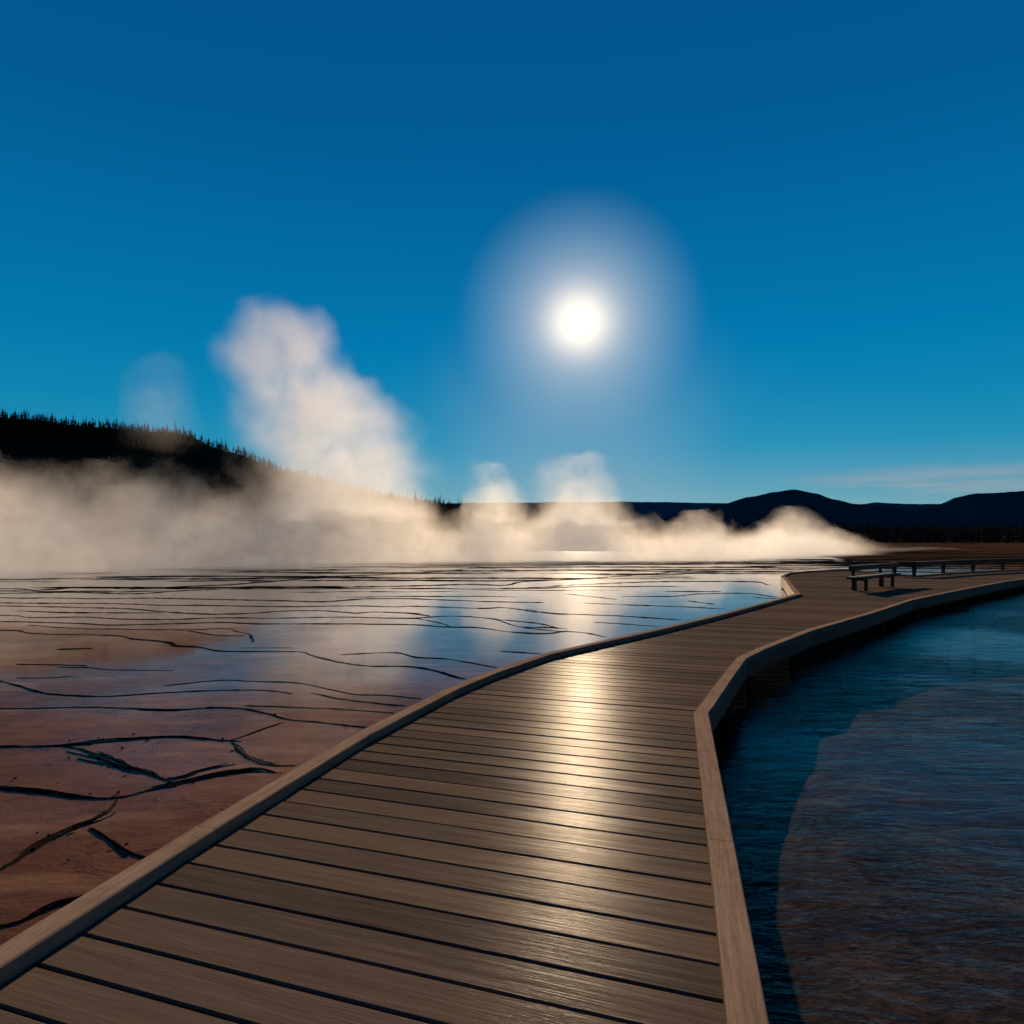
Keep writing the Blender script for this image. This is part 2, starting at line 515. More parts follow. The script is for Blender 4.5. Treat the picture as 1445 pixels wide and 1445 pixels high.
# ------------------------------------------------------------------ water
def mat_water(name, kind):
    m, t, out = new_mat(name)
    tc = t.n('TexCoord').outputs['Object']
    sx = t.n('SeparateXYZ'); t.l(tc, sx.inputs[0])
    if kind == 'film':
        h = t.m('ADD', t.m('MULTIPLY', t.noise(t.vm('MULTIPLY', tc, (1, 2.2, 1)), 1.3, 3, 0.5), 0.55),
                t.m('MULTIPLY', t.noise(t.vm('MULTIPLY', tc, (1, 1.8, 1)), 7.0, 3, 0.55), 0.12))
        nb = t.n('Bump'); nb.inputs['Distance'].default_value = 0.02
        t.l(t.smooth(sx.outputs[1], 6, 45, 0.03, 0.36), nb.inputs['Strength']); t.l(h, nb.inputs['Height'])
        rough, tint = t.smooth(sx.outputs[1], 4, 40, 0.05, 0.085), (0.95, 0.88, 0.80, 1)
        # close to the boardwalk the mat mostly stands out of the water: only patches of it are flooded
        wet = t.m('ADD', t.m('MULTIPLY', t.smooth(sx.outputs[1], 6.5, 13.0, 0.0, 0.85), t.m('MULTIPLY', t.smooth(sx.outputs[1], 22, 45, 1.0, 0.7), t.m('MAXIMUM', t.smooth(sx.outputs[0], -6.5, -1.5, .35, 1.0), t.smooth(sx.outputs[1], 12, 19)))), t.smooth(t.noise(tc, .4, 3, .55), .42, .70, .16, .5), clamp=True)
    else:
        w1 = t.noise(t.mapping(tc, rot=(0, 0, R(-22)), scale=(0.8, 2.6, 1)), 2.1, 4, 0.55, 0.6)
        w2 = t.noise(t.mapping(tc, rot=(0, 0, R(-30)), scale=(1, 2.8, 1)), 7.5, 3, 0.5, 0.4)
        gust = t.smooth(t.noise(tc, 0.28, 2, 0.5), 0.36, 0.62, 0.25, 1.0)
        h = t.m('MULTIPLY', t.m('ADD', t.m('MULTIPLY', w1, 0.75), t.m('MULTIPLY', w2, 0.12)), gust)
        nb = t.n('Bump'); nb.inputs['Distance'].default_value = 0.14; nb.inputs['Strength'].default_value = 0.55
        t.l(h, nb.inputs['Height'])
        rough, tint = 0.03, (0.62, 0.72, 0.76, 1)
    fr = t.n('Fresnel'); fr.inputs['IOR'].default_value = 1.33 if kind == 'film' else 1.165; t.l(nb.outputs[0], fr.inputs['Normal'])
    gl = t.n('BsdfGlossy'); t.put(gl.inputs['Roughness'], rough); t.l(nb.outputs[0], gl.inputs['Normal'])
    gl.inputs['Color'].default_value = (1, 1, 1, 1)
    tr = t.n('BsdfTransparent'); tr.inputs['Color'].default_value = tint
    mx = t.n('MixShader'); t.l(t.mix_front(t.m('MULTIPLY', fr.outputs[0], wet) if kind == 'film' else fr.outputs[0]), mx.inputs[0]); t.l(tr.outputs[0], mx.inputs[1]); t.l(gl.outputs[0], mx.inputs[2])
    t.l(mx.outputs[0], out.inputs['Surface'])
    return m
M_FILM, M_POOL = mat_water('spring_film', 'film'), mat_water('pool_surface', 'pool')
film = [Vector((-3.3, -40))] + [p for p in CL if p.x < 23] + [Vector((33, 47)), Vector((30, 60)), Vector((38, 90)), Vector((34, 120)), Vector((-60, 120)), Vector((-140, 70)), Vector((-140, -40))]
def sheet(name, P, mat, z):
    bm = bmesh.new()
    vs = [bm.verts.new((p.x, p.y, 0)) for p in P]
    f = bm.faces.new(vs)
    if f.normal.z < 0 or True:
        bm.normal_update()
        if f.normal.z < 0: f.normal_flip()
    bmesh.ops.triangulate(bm, faces=[f])
    return from_bm(name, bm, mat, loc=(0, 0, z))
tag(sheet('hot_spring_water', film, M_FILM, WZ), kind='structure')
tag(sheet('pool_water', pool, M_POOL, WZ), kind='structure')

def mat_bed():
    m, t, out = new_mat('pool_bed')
    tc = t.n('TexCoord').outputs['Object']
    sx = t.n('SeparateXYZ'); t.l(tc, sx.inputs[0])
    n1 = t.noise(tc, 2.2, 6, 0.6, 0.5); n2 = t.noise(tc, 14, 5, 0.65)
    sh = t.ramp(t.m('ADD', t.m('MULTIPLY', n1, .6), t.m('MULTIPLY', n2, .4)), [(0.33, (0.025, 0.0125, 0.0065)), (0.5, (0.065, 0.032, 0.018)), (0.68, (0.14, 0.077, 0.044))])
    dp = t.ramp(n1, [(0.3, (0.0006, 0.004, 0.008)), (0.7, (0.002, 0.010, 0.018))])     # deep basin: light lost in deep water, put into the bed colour
    c = t.mix(t.smooth(sx.outputs[2], -1.2, -0.55), dp, sh)
    principled(t, out, c, 1.0, 0.0, t.bump(n2, 0.7, 0.03))
    return m
M_BED = mat_bed()
edge = [gp(x, y, -0.95) for x, y in ((1085, 1445), (1112, 1250), (1128, 1188), (1152, 1125), (1200, 1072), (1262, 1036), (1335, 1008), (1445, 985))]
edge = [Vector((0.9, -6))] + [Vector((p.x, p.y)) for p in edge] + [Vector((14, 13.5)), Vector((60, 40)), Vector((160, 80))]
EP = resample([(p.x, p.y) for p in edge], 0.3)
def shelf_d(x, y):
    """signed distance to the shelf's edge, positive on the shelf"""
    best, sg = 1e9, 1
    for a, b in zip(EP, EP[1:]):
        ab = b - a; t = max(0, min(1, ((x - a.x) * ab.x + (y - a.y) * ab.y) / ab.length_squared))
        q = a + ab * t; d = math.hypot(x - q.x, y - q.y)
        if d < best: best = d; sg = 1 if ab.x * (y - a.y) - ab.y * (x - a.x) < 0 else -1
    return best * sg
def bed():
    xs = [-3 + 0.22 * i for i in range(75)] + [14 + 2 * i for i in range(1, 74)]
    ys = [-6 + 0.22 * i for i in range(110)] + [19 + 2 * i for i in range(1, 40)]
    V, Fc = [], []
    for y in ys:
        for x in xs:
            d = shelf_d(x, y) + noise.noise(Vector((x * .9, y * .9, 3))) * 0.35
            s = max(0, min(1, (d + 1.5) / 1.8)); s = s * s * (3 - 2 * s)
            z = -1.25 + s * 0.725 + noise.noise(Vector((x * 1.4, y * 1.4, 0))) * 0.02
            V.append((x, y, z))
    nx = len(xs)
    for j in range(len(ys) - 1):
        for i in range(nx - 1):
            Fc.append((j * nx + i, j * nx + i + 1, (j + 1) * nx + i + 1, (j + 1) * nx + i))
    return from_py('pool_bed', V, Fc, M_BED, smooth=True)
tag(bed(), kind='structure')

# ------------------------------------------------------------------ mineral ridges on the mat (traced, then laid on the ground)
def mat_ridge():
    m, t, out = new_mat('crust')
    tc = t.n('TexCoord').outputs['Object']
    n1 = t.noise(tc, 9, 5, 0.65); n2 = t.noise(tc, 55, 4, 0.6)
    c = t.ramp(n1, [(0.3, (0.008, 0.006, 0.005)), (0.58, (0.022, 0.015, 0.011)), (0.8, (0.07, 0.046, 0.034))])
    principled(t, out, c, t.m('MULTIPLY_ADD', n2, 0.4, 0.45), 0.0, t.bump(t.m('ADD', n1, n2), 0.8, 0.02))
    return m
M_RIDGE = mat_ridge()
T = [  # (thickness class, photo points)
 (1.7, [(-20, 831), (24, 831), (56, 832.7), (125, 828.5), (175, 831), (225, 829.9), (269, 827), (324, 825), (400, 819), (469, 813.5), (533, 811.3), (594, 808), (627, 806), (677, 801.6), (732, 805)]),
 (1.6, [(-20, 838), (24, 837), (103, 836), (186, 838), (269, 833), (400, 829), (466, 828.8), (544, 827.4), (610, 826), (666, 824.6), (713, 826), (740, 820.8), (823, 816.6), (906, 811), (1003, 803.3), (1140, 804)]),
 (1.0, [(-20, 843), (24, 844), (75, 843.7), (136, 844.8), (214, 844), (297, 845.7), (400, 847.6), (455, 849), (511, 845.4), (577, 844.8), (649, 847.6), (713, 849.5), (768, 850.3)]),
 (1.0, [(-20, 850), (24, 851), (158, 851.8), (225, 854), (297, 854.5), (400, 855.9), (502, 855), (555, 856.4), (588, 855.6), (677, 858.6), (713, 857.5), (760, 864), (800, 868)]),
 (0.9, [(-20, 855), (24, 855.4), (117, 857.3), (186, 859.5), (269, 866), (344, 866), (400, 862.5), (455, 862), (505, 865.3), (524, 863.6), (577, 865.3), (605, 869)]),
 (0.8, [(24, 862), (103, 864.5), (230, 865)]),
 (1.1, [(-20, 868), (24, 869), (42, 871.4), (117, 871), (175, 873.6), (250, 874.2), (297, 872), (400, 872.2), (483, 870.8), (544, 872.2), (583, 872.2), (638, 869.4), (693, 873), (732, 884), (768, 885.5), (800, 887)]),
 (1.0, [(693, 873), (760, 880), (787, 887)]),
 (1.1, [(-20, 877), (24, 877.5), (117, 880), (158, 882), (250, 880), (316, 878.3), (352, 880), (400, 880.5), (511, 880.5), (588, 882), (630, 884.7), (677, 886), (718, 891.6), (768, 894.4), (800, 890)]),
 (0.7, [(583, 872), (621, 879), (635, 884)]),
 (0.9, [(41, 881.7), (97, 886.6), (175, 888), (258, 889), (311, 887), (333, 888)]),
 (0.7, [(266, 890), (311, 897), (344, 897)]), (1.0, [(329, 890), (352, 895), (357, 901), (356, 907)]),
 (1.5, [(-20, 889), (24, 890), (48, 894), (158, 897), (192, 902), (236, 906.6), (250, 912), (283, 913.5), (316, 919), (420, 919.6), (440, 925), (480, 934.4), (521, 940), (580, 941), (613, 946.4), (638, 953.7), (656, 958)]),
 (1.1, [(480, 924), (530, 921.5), (563, 921.5), (588, 927.7), (625, 929.4), (650, 933), (700, 942)]),
 (0.8, [(706, 918.8), (762, 923)]), (0.7, [(340, 914), (412, 914.5)]), (0.6, [(80, 916.5), (130, 915)]),
 (0.7, [(24, 937), (80, 938), (121, 939), (123, 942.6)]), (0.9, [(81, 942), (121, 942), (160, 945), (201, 945.4), (246, 946)]),
 (0.7, [(24, 956.5), (69, 956.5), (104, 954)]),
 (1.1, [(230, 968), (311, 960), (356, 961.7), (415, 963.4), (460, 972), (500, 980), (542, 981), (596, 986)]),
 (1.1, [(440, 978), (480, 986), (530, 992), (572, 996)]),
 (1.1, [(-20, 955), (24, 966.8), (69, 979), (145, 982.4), (208, 979), (304, 974.5), (374, 974.5), (412, 979)]),
 (1.7, [(-20, 1000), (24, 999.7), (100, 998), (173, 998.7), (242, 1000.7), (318, 998.7), (360, 1003), (405, 1015), (450, 1020), (500, 1025.7), (516, 1027)]),
 (0.7, [(346, 996), (415, 998), (480, 1001), (556, 1006)]),
 (2.1, [(-20, 1054), (24, 1053), (86, 1051.6), (166, 1044.7), (242, 1039.5), (311, 1044.7), (339, 1046.4)]),
 (1.7, [(325, 1044.7), (345, 1038), (363, 1031), (398, 1018.7)]),
 (1.9, [(325, 1047), (342, 1063.7), (367, 1076), (390, 1079), (417, 1080)]),
 (3.2, [(86, 1053), (110, 1056), (138, 1065.5), (180, 1081), (225, 1095), (245, 1103)]),
 (2.4, [(235, 1100), (260, 1096), (287, 1086), (332, 1077.6)]),
 (3.2, [(205, 1115), (249, 1106), (280, 1099), (311, 1093), (367, 1085), (392, 1090)]),
 (2.2, [(-20, 1108), (24, 1112), (69, 1117), (114, 1124), (166, 1125), (208, 1115.6), (249, 1108.7)]),
 (1.2, [(110, 1070), (140, 1077), (180, 1083)]),
 (2.2, [(166, 1127), (145, 1150), (111, 1164), (80, 1178), (59, 1188), (20, 1215), (-30, 1240)]),
 (1.8, [(126, 1168), (149, 1183), (178, 1203), (210, 1212)]),
 (2.0, [(-30, 1310), (30, 1300), (80, 1275), (130, 1262), (178, 1228)]),
 (1.0, [(740, 830), (823, 825), (934, 820.8), (1058, 820.8), (1083, 825)]),
 (0.9, [(878, 841.5), (950, 841.5), (989, 838), (1055, 837.4), (1100, 843.7)]),
 (0.8, [(823, 851), (895, 854), (972, 856.7), (1022, 859.5)]),
 (1.1, [(740, 859.5), (770, 864), (795, 866), (867, 869), (961, 874.7)]),
 (0.8, [(837, 878), (884, 881), (930, 884)]),
 (1.2, [(740, 886), (781, 890), (823, 892.7), (855, 899)]),
 (0.7, [(939, 834.6), (1017, 834.6)]), (0.7, [(970, 848), (1006, 852.6)]), (0.7, [(1064, 843), (1095, 845)]), (0.8, [(800, 838), (870, 846)]),
]
RV, RF = [], []
rr = random.Random(3)
def strand(P, w, h, wob, seed, main=False):
    """one crust strand: a rough low ridge along P (list of 2D points)"""
    base = len(RV); n = len(P)
    for i, p in enumerate(P):
        a = P[max(0, i - 1)]; b = P[min(n - 1, i + 1)]
        d = (b - a); d = d.normalized() if d.length > 1e-6 else Vector((1, 0))
        nn = Vector((-d.y, d.x))
        e = min(1, min(i, n - 1 - i) / 3.0 + (0.6 if main else 0.12))
        k = noise.noise(Vector((p.x * 1.7, p.y * 1.7, seed)))
        k2 = noise.noise(Vector((p.x * 6, p.y * 6, seed + 9)))
        ww = w * max(.15, 0.75 + 0.7 * k + 0.7 * k2 + 0.7 * noise.noise(Vector((p.x * 17, p.y * 17, seed + 3)))) * (0.35 + 0.65 * e)
        hh = max(0.004, h * (0.8 + 0.6 * k2 + 0.3 * k)) * e
        c = p + nn * (wob * noise.noise(Vector((p.x * .9, p.y * .9, seed + 31))) + wob * .5 * noise.noise(Vector((p.x * 3.1, p.y * 3.1, seed + 57))))
        for s, z in ((-1, 0), (-.55, .7), (-.1, 1), (.45, .75), (1, 0)):
            jz = 1 + 0.35 * noise.noise(Vector((c.x * 14 + s * 5, c.y * 14, seed)))
            q = c + nn * (ww * s * .5)
            RV.append((q.x, q.y, WZ - 0.009 + (0.009 + hh) * z * jz))
    for i in range(n - 1):
        for k in range(4):
            o = base + i * 5 + k
            RF.append((o, o + 5, o + 6, o + 1))
seed = 0
for th, pts in T:
    g = [gp(x, y).xy for x, y in pts]
    d = sum(p.y for p in g) / len(g)
    step = max(0.05, 0.008 * d)
    P = resample([(p.x, p.y) for p in g], step)
    ns = 1 if th < 1.0 else (2 if th < 1.5 else (3 if th < 2.0 else 8))
    for k in range(ns):
        seed += 7.3
        w = (0.008 + 0.0026 * d) * (0.8 + 0.25 * th)
        wob = (0.02 + 0.0045 * d) if ns == 1 else (0.022 + 0.004 * d) * th * 0.8
        if k == 0: Q = P
        else:
            a = int(rr.uniform(0, .4) * len(P)); b = int(rr.uniform(.6, 1) * len(P)); Q = P[a:b]
        if len(Q) < 4: continue
        strand(Q, w * (rr.uniform(.5, .95) if k else (1.7 if th >= 1.5 else 1.1)), (0.0008 + 0.0008 * d) * rr.uniform(.6, 1.15), wob * (.45 if k == 0 else 1), seed, k == 0)
# many more thin lips far out, where the terraces crowd together
def lip(y0, x0, x1, w, h):
    global seed
    seed += 5.1
    n = max(8, int((x1 - x0) / max(0.35, y0 * .012)))
    P, drift = [], rr.uniform(-.05, .05)
    for i in range(n + 1):
        x = x0 + (x1 - x0) * i / n
        P.append(Vector((x, y0 + drift * (x - x0) + (0.9 + y0 * .012) * noise.noise(Vector((x * .11, y0, seed))) + .4 * noise.noise(Vector((x * .5, y0, seed + 3))))))
    strand(P, w, h, 0.05, seed)
def clear_of_walk(x, y):
    return not (x > 4 and y < 40 and x > (y - 10) * .7)
for k in range(85):
    y = 22 + 42 * rr.random() ** 0.8
    x = rr.uniform(-.8, .36) * y; l = rr.uniform(.08, .55) * y
    x1 = min(x + l, .52 * y if y > 38 else .26 * y)
    if x1 - x < 1.2: continue
    lip(y, x, x1, 0.10 + .004 * y, rr.uniform(.012, .045))
for k in range(90):
    y = 46 + 75 * rr.random()
    x = rr.uniform(.30, .85) * y
    lip(y, x, x + rr.uniform(.1, .4) * y, 0.3 + .006 * y, rr.uniform(.02, .07))
# the same crusts go on to the left, beside and behind the viewer
for k in range(34):
    y = rr.uniform(-6, 16)
    x1 = -max(0.0, y) * .76 - 2.6 - rr.uniform(0, 6); x0 = x1 - rr.uniform(2, 7)
    lip(y, x0, x1, rr.uniform(.03, .08), rr.uniform(.003, .01))
# small loose crumbs of crust lying on the wide near cracks
for th, pts in T:
    if th < 1.6: continue
    P = resample([tuple(gp(x, y).xy) for x, y in pts], 0.05)
    if P[0].y > 14 and P[-1].y > 14: continue
    for k in range(int(len(P) * .12 * th)):
        p = rr.choice(P); q = p + Vector((rr.gauss(0, .05 * th), rr.gauss(0, .05 * th)))
        s = rr.uniform(.006, .02); b = len(RV)
        z = WZ - .01 + rr.uniform(0, .02)
        for a in range(5):
            an = a * 1.2566 + rr.uniform(-.3, .3)
            RV.append((q.x + math.cos(an) * s * rr.uniform(.7, 1.3), q.y + math.sin(an) * s * rr.uniform(.7, 1.3), z))
        RV.append((q.x, q.y, z + s * rr.uniform(.5, 1.1)))
        for a in range(5): RF.append((b + a, b + (a + 1) % 5, b + 5))
tag(from_py('terrace_ridges', RV, RF, M_RIDGE), kind='structure')

# ------------------------------------------------------------------ hills
def mat_hill(name, a, b, sc):
    m, t, out = new_mat(name)
    tc = t.n('TexCoord').outputs['Object']
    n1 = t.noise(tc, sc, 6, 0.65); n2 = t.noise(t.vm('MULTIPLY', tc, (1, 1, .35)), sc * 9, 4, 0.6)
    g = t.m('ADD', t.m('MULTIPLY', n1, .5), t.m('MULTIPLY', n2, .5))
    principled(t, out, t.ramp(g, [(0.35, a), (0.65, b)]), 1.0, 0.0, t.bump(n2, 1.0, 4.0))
    return m
def interp(pts, x):
    if x <= pts[0][0]: return pts[0][1]
    for (a, ya), (b, yb) in zip(pts, pts[1:]):
        if x <= b:
            u = (x - a) / (b - a); u2 = u * u * (3 - 2 * u)
            return ya + (yb - ya) * (u * .5 + u2 * .5)
    return pts[-1][1]
def ridge(name, px, dist, front, back, mat, rough, step):
    """a range of hills whose crest the photograph shows along px, at the given distance"""
    x0, x1 = (px[0][0] - CX) / F * dist, (px[-1][0] - CX) / F * dist
    n = int((x1 - x0) / step); V, Fc = [], []
    prof = [(-1, 0), (-.8, .12), (-.6, .3), (-.4, .52), (-.22, .76), (-.08, .94), (0, 1), (.08, .84), (.2, .58), (.5, .2), (1, -.02)]
    HM = (HZ - min(p[1] for p in px)) / F * dist if dist > 1000 else 1e-3
    for i in range(n + 1):
        x = x0 + (x1 - x0) * i / n
        H = (HZ - interp(px, CX + x / dist * F)) / F * dist + CAMH
        for u, k in prof:
            y = dist + (u * front * min(1.0, max(.03, H / HM)) if u < 0 else u * back) + 0.1 * front * noise.noise(Vector((x / front * 1.5, u, dist)))
            z = -1 + (H + 1) * k + (rough * noise.fractal(Vector((x / (step * 9), u * 3, dist)), 1.0, 2.0, 4) + rough * .5 * noise.noise(Vector((x / step, u * 9, 1)))) * (k if u else 1) * (min(1.0, max(0.0, H / HM)) if dist > 1000 else 1)
            V.append((x * (y / dist if dist > 1000 else 1), y, z))
    w = len(prof)
    for i in range(n):
        for k in range(w - 1):
            o = i * w + k
            Fc.append((o, o + w, o + w + 1, o + 1))
    return tag(from_py(name, V, Fc, mat), kind='structure')
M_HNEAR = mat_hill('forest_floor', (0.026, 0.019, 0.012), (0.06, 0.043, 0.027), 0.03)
M_HMID = mat_hill('wooded_slope_haze_blue', (0.014, 0.055, 0.07), (0.028, 0.085, 0.105), 0.006)  # bluish albedo stands in for haze in front of the slopes
M_HFAR = mat_hill('distant_range_haze_blue', (0.03, 0.11, 0.15), (0.045, 0.14, 0.19), 0.003)  # paler blue: haze of the longer distance painted into the colour
LH = [(-250, 555), (-100, 572), (24, 590), (120, 600), (250, 612), (330, 638), (410, 668), (470, 682), (530, 700), (600, 712), (670, 719), (740, 727), (850, 745), (950, 762)]
LHD, LHF = 520.0, 190.0
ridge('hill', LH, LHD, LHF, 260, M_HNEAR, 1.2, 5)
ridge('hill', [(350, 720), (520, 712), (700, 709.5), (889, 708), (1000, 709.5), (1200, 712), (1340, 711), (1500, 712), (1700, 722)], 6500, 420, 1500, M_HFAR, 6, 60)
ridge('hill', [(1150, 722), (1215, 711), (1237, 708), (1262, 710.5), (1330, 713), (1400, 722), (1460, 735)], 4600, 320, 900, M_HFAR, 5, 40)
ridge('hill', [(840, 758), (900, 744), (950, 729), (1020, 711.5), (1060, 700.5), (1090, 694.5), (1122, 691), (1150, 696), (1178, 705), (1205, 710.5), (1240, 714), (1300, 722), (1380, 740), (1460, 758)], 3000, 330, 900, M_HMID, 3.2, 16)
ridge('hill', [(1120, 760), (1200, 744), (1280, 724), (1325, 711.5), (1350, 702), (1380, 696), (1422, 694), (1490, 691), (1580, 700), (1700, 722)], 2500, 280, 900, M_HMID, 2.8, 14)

# ------------------------------------------------------------------ conifers
def mat_conifer():
    m, t, out = new_mat('conifer')
    tc = t.n('TexCoord').outputs['Object']
    n1 = t.noise(tc, 0.7, 4, .6)
    principled(t, out, t.ramp(n1, [(.3, (.034, .025, .016)), (.7, (.075, .055, .035))]), 1.0, 0.0)  # warm brown tone: haze over the hill put into the tree colour
    return m
M_CON = mat_conifer()
def conifer(V, Fc, o, h, r, rnd, kind='spire'):
    """tapered trunk with ragged whorls of drooping boughs"""
    b = len(V); tr = h * .014 + .03
    lx, ly = rnd.uniform(-.02, .02) * h, rnd.uniform(-.02, .02) * h
    for z, k in ((-.8, 1), (h * .5, .6), (h, .05)):
        for a in range(4):
            V.append((o[0] + lx * z / h + math.cos(a * 1.571) * tr * k, o[1] + ly * z / h + math.sin(a * 1.571) * tr * k, o[2] + z))
    for l in range(2):
        for a in range(4):
            Fc.append((b + l * 4 + a, b + l * 4 + (a + 1) % 4, b + l * 4 + 4 + (a + 1) % 4, b + l * 4 + 4 + a))
    if kind == 'snag':
        for k in range(5):
            z = rnd.uniform(.3, .9) * h; an = rnd.uniform(0, 6.28); q = len(V); le = rnd.uniform(.03, .07) * h
            V += [(o[0], o[1], o[2] + z), (o[0], o[1], o[2] + z + .14), (o[0] + math.cos(an) * le, o[1] + math.sin(an) * le, o[2] + z + rnd.uniform(-.3, .3))]
            Fc.append((q, q + 1, q + 2))
        return
    nw = 7 if kind == 'spire' else 6
    z0 = rnd.uniform(.10, .3)
    for l in range(nw):
        u = l / (nw - 1)
        z = h * (z0 + (1 - z0) * (u * .93)); rad = r * ((1 - u) ** .8 * .95 + .08) * rnd.uniform(.7, 1.2)
        nb = 7 if u < .7 else 5
        for a in range(nb):
            if rnd.random() < .12: continue
            an = a * 6.283 / nb + l * .7 + rnd.uniform(-.25, .25); rl = rad * rnd.uniform(.55, 1.2); wd = .5
            q = len(V); c, s = math.cos(an), math.sin(an)
            top = z + h * .085
            V += [(o[0] + lx * z / h, o[1] + ly * z / h, o[2] + top),
                  (o[0] + lx * z / h + math.cos(an - wd) * rl * .72, o[1] + ly * z / h + math.sin(an - wd) * rl * .72, o[2] + z + rnd.uniform(-.02, .02) * h),
                  (o[0] + lx * z / h + c * rl, o[1] + ly * z / h + s * rl, o[2] + z - h * .035),
                  (o[0] + lx * z / h + math.cos(an + wd) * rl * .72, o[1] + ly * z / h + math.sin(an + wd) * rl * .72, o[2] + z + rnd.uniform(-.02, .02) * h)]
            Fc.append((q, q + 1, q + 2)); Fc.append((q, q + 2, q + 3))
rt = random.Random(21)
def left_hill_z(x, y):
    H = (HZ - interp(LH, CX + x / LHD * F)) / F * LHD + CAMH
    u = (y - LHD) / LHF
    prof = [(-1, 0), (-.8, .12), (-.6, .3), (-.4, .52), (-.22, .76), (-.08, .94), (0, 1)]
    k = interp(prof, u) if u < 0 else 1 - u * .6
    return -1 + (H + 1) * k - .6
V, Fc = [], []
for i in range(3400):
    x = rt.uniform(-480, 95); y = LHD + LHF * (rt.uniform(-.98, -.02))
    conifer(V, Fc, (x, y, left_hill_z(x, y)), rt.uniform(6, 10), rt.uniform(1.1, 1.8), rt)
for i in range(1500):
    x = rt.uniform(-480, 30); y = LHD + LHF * rt.uniform(-.16, .06)
    conifer(V, Fc, (x, y, left_hill_z(x, min(y, LHD)) - .4), rt.uniform(3.5, 6.2), rt.uniform(.9, 1.5), rt)
tag(from_py('hillside_forest', V, Fc, M_CON), kind='stuff')
V, Fc = [], []
for i in range(2600):
    y = 430 + 330 * rt.random() ** 1.3; x = rt.uniform(-.16, .85) * y
    conifer(V, Fc, (x, y, -.6), rt.uniform(9, 15) * (0.75 + .25 * y / 500), rt.uniform(1.5, 2.4), rt)
tag(from_py('valley_forest', V, Fc, M_CON), kind='stuff')
# skyline trees: single things along the crest
protos = []
for k in range(6):
    V, Fc = [], []
    kind = 'snag' if k == 5 else 'spire'
    conifer(V, Fc, (0, 0, 0), 8.0, (1.0, 1.3, 1.1, 1.5, .9, 1)[k], rt, kind)
    me = bpy.data.meshes.new('pine_tree' if k < 5 else 'dead_tree'); me.from_pydata(V, [], Fc); me.materials.append(M_CON); protos.append(me)
px = -6.0
while px < 600:
    px += rt.uniform(1.6, 5.5) if px < 420 else rt.uniform(3, 9)
    if 412 < px < 520 and rt.random() < .5: continue
    x = (px - CX) / F * LHD; y = LHD + rt.uniform(-6, 4)
    k = 5 if rt.random() < .16 else rt.randrange(5)
    o = link('pine_tree' if k < 5 else 'dead_tree', protos[k], loc=(x, y, left_hill_z(x, LHD) - .3))
    s = rt.uniform(.45, 1.0) * (1.3 if rt.random() < .14 else 1.0) * (1.0 if px < 420 else .75); o.scale = (s * rt.uniform(.8, 1.15), s, s); o.rotation_euler.z = rt.uniform(0, 6.28)
    if k < 5: tag(o, 'slim dark conifer in the row of treetops along the left hill crest', 'tree', 'conifers along the hill crest')
    else: tag(o, 'thin bare dead tree sticking up among the conifers on the left hill crest', 'tree', 'bare snags along the hill crest')

# ------------------------------------------------------------------ steam
STEAM_G = 0.30
def vol_out(t, out, dens, col=(0.999, 0.96, 0.895), g=STEAM_G):
    v = t.n('VolumeScatter'); v.inputs['Color'].default_value = (*col, 1)
    v.inputs['Anisotropy'].default_value = g
    t.l(dens, v.inputs['Density']); t.l(v.outputs[0], out.inputs['Volume'])
def outward(o):
    bm = bmesh.new(); bm.from_mesh(o.data); bmesh.ops.recalc_face_normals(bm, faces=bm.faces)
    if bm.calc_volume(signed=True) < 0: bmesh.ops.reverse_faces(bm, faces=bm.faces)
    bm.to_mesh(o.data); bm.free()
YB = [(-90, 831), (24, 827), (150, 823), (300, 816), (420, 809), (530, 804), (650, 800), (800, 797), (950, 794), (1050, 791), (1150, 785), (1250, 778), (1330, 775)]
YT = [(-90, 640), (24, 636), (60, 655), (100, 688), (140, 690), (170, 662), (200, 690), (245, 693), (285, 672), (330, 693), (380, 696), (410, 665), (450, 655), (500, 665), (530, 690),
      (600, 703), (640, 738), (665, 735), (685, 690), (715, 695), (748, 728), (772, 705), (810, 690), (860, 708), (890, 742), (920, 735), (945, 752), (970, 727), (1000, 753), (1040, 746),
      (1070, 753), (1100, 722), (1125, 750), (1150, 752), (1200, 765), (1250, 772), (1330, 777)]
def yf(x): return 1900.0 / (interp(YB, x) - HZ)
HP, YP = [], []
for x, yt in YT:
    yc = yf(x) + 12
    X = (x - CX) / F * yc
    HP.append((X, CAMH + (HZ - yt) / F * yc - WZ)); YP.append((X, yf(x)))
def thin(pts, n):
    return pts if len(pts) <= n else [pts[round(i * (len(pts) - 1) / (n - 1))] for i in range(n)]
DEEP = 22.0
